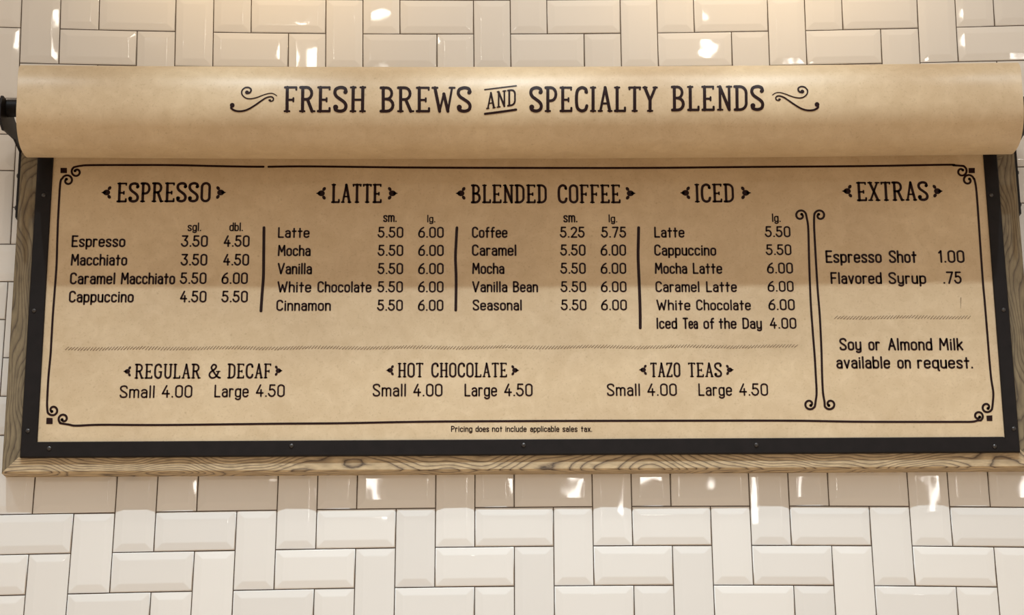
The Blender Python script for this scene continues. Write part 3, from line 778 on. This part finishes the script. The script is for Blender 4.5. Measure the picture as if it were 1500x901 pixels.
roll_strokes('title_rule', [([(710.5, 166.8), (725, 165), (741, 162.8), (756, 160.6)], 3.4, 3.4, False)])
for mir in (0, 1):
    f = (lambda p: (1537 - p[0], p[1] - 1.2)) if mir else (lambda p: p)
    g = lambda L: [f(p) for p in L]
    roll_strokes('scroll_ornament', [
        (g([(361.5, 136.5), (365.3, 136), (367.7, 133), (367, 129.8), (363, 128), (358, 129), (354.2, 133.5), (355, 139), (360, 143.5), (367, 144.6), (376, 142.8), (386, 139), (394, 136.8), (400, 137), (405.5, 140.2)]), 2.8, 1.2, True),
        (g([(340, 154), (338.8, 158.5), (345, 162.3), (354, 162.8), (363, 160.3), (373, 154.5), (383, 147.5), (390, 143.2), (396.5, 141.6), (400.3, 143.6), (399.8, 147.3), (396, 148.3), (393.8, 146.5)]), 3.2, 1.6, True)],
        [(f((361.8, 135.3)), 2.9), (f((340.2, 154.2)), 3.5), (f((395.5, 146.8)), 1.6)])

# ------------------------------------------------------------------ iron brackets on the sides of the frame
def bracket(xo, xi):
    bm = bmesh.new()
    prof_ = [(.012, .124), (.036, .124), (.037, .262), (.092, .268), (.168, .256), (.190, .250), (.228, .262), (.228, .290), (.214, .312), (.150, .318), (.106, .302), (.012, .292)]
    A = [bm.verts.new((xo, -d, z + Z0)) for d, z in prof_]; B = [bm.verts.new((xi, -d, z + Z0)) for d, z in prof_]
    n = len(prof_)
    for k in range(n): bm.faces.new((A[k], A[(k + 1) % n], B[(k + 1) % n], B[k]))
    bm.faces.new(A[::-1]); bm.faces.new(B)
    bmesh.ops.recalc_face_normals(bm, faces=bm.faces[:])
    b = child('roll_bracket', bm, M_IRON)
    s = -1 if xo < 0 else 1
    for z in (.2155, .1475):
        o = bpy.data.objects.new('bolt_head', SM); C.objects.link(o); o.parent = b
        o.matrix_local = Matrix.Translation((xo, -.024, z + Z0)) @ Matrix.Rotation(-s * -PI / 2 if s > 0 else -PI / 2, 4, 'Z') @ Matrix.Diagonal((1.3, 1.6, 1.3, 1))
    return b
bracket(XL - .0052, XL - .0002)
bracket(XR + .0052, XR + .0002)

# ------------------------------------------------------------------ added emitters out of view, there to put glints in the glazed tiles
M_GLOW = mat_emit('glint_glow', (1.0, .93, .82), 26)
M_GLINT = mat_emit('glint_panel_glow', (1.0, .96, .90), 24)
places = ('far left', 'left', 'left, the tallest', 'left, the smallest', 'left, the flat one', 'right, the upper one', 'right, the lower one')
for (x, z, w, h), pl in zip(((-1.23, 1.84, .075, .014), (-.70, 1.75, .042, .085), (-.78, 1.78, .038, .10), (-.665, 1.87, .034, .030), (-.43, 1.885, .066, .011), (.76, 1.875, .030, .028), (.793, 1.893, .044, .036)), places):
    lp = empty('glint_emitter', (x, -3.3 if x == .793 else -3.0, z + Z0))  # added glowing tube, unseen itself, for a glint in the upper tiles
    lp['label'] = 'added glowing tube out of view, a glint in the upper tiles, ' + pl
    lp['category'] = 'glint emitter'; lp['group'] = 'added emitters mirrored in the tiles'
    bm = bmesh.new(); bmesh.ops.create_cone(bm, cap_ends=True, segments=20, radius1=w / 2, radius2=w / 2, depth=h)
    g = link('glow_tube', bm, M_GLOW, lp)
    bm = bmesh.new(); bmesh.ops.create_cone(bm, cap_ends=True, segments=20, radius1=w / 2 + .002, radius2=.012, depth=.022, matrix=Matrix.Translation((0, 0, h / 2 + .0112)))
    link('cap', bm, M_IRON, lp)
    bm = bmesh.new(); bmesh.ops.create_cone(bm, cap_ends=True, segments=8, radius1=.002, radius2=.002, depth=1.1, matrix=Matrix.Translation((0, 0, h / 2 + .57)))
    link('cord', bm, M_IRON, lp)
for k, (x, z, w, h) in enumerate(((.80, .88, .17, .13), (1.18, .92, .05, .10), (.47, .84, .05, .20), (-.62, .92, .045, .38), (2.2, .92, .05, .36), (-.15, .9, .03, .3), (2.75, .98, .04, .5), (1.62, .93, .03, .36))):  # added glowing panels behind the camera, mirrored as streaks in the lower tiles
    bm = bmesh.new(); box(bm, x - w / 2, x + w / 2, -6.52, -6.50, z - h / 2 + Z0, z + h / 2 + Z0)
    p = link('window_%d' % (k + 1), bm, M_GLINT); p['kind'] = 'structure'
    bm = bmesh.new(); t = .02
    for a in ((x - w / 2 - t, x - w / 2, z - h / 2 - t, z + h / 2 + t), (x + w / 2, x + w / 2 + t, z - h / 2 - t, z + h / 2 + t), (x - w / 2, x + w / 2, z - h / 2 - t, z - h / 2), (x - w / 2, x + w / 2, z + h / 2, z + h / 2 + t)):
        box(bm, a[0], a[1], -6.53, -6.49, a[2] + Z0, a[3] + Z0)
    link('window_frame', bm, M_IRON, p)
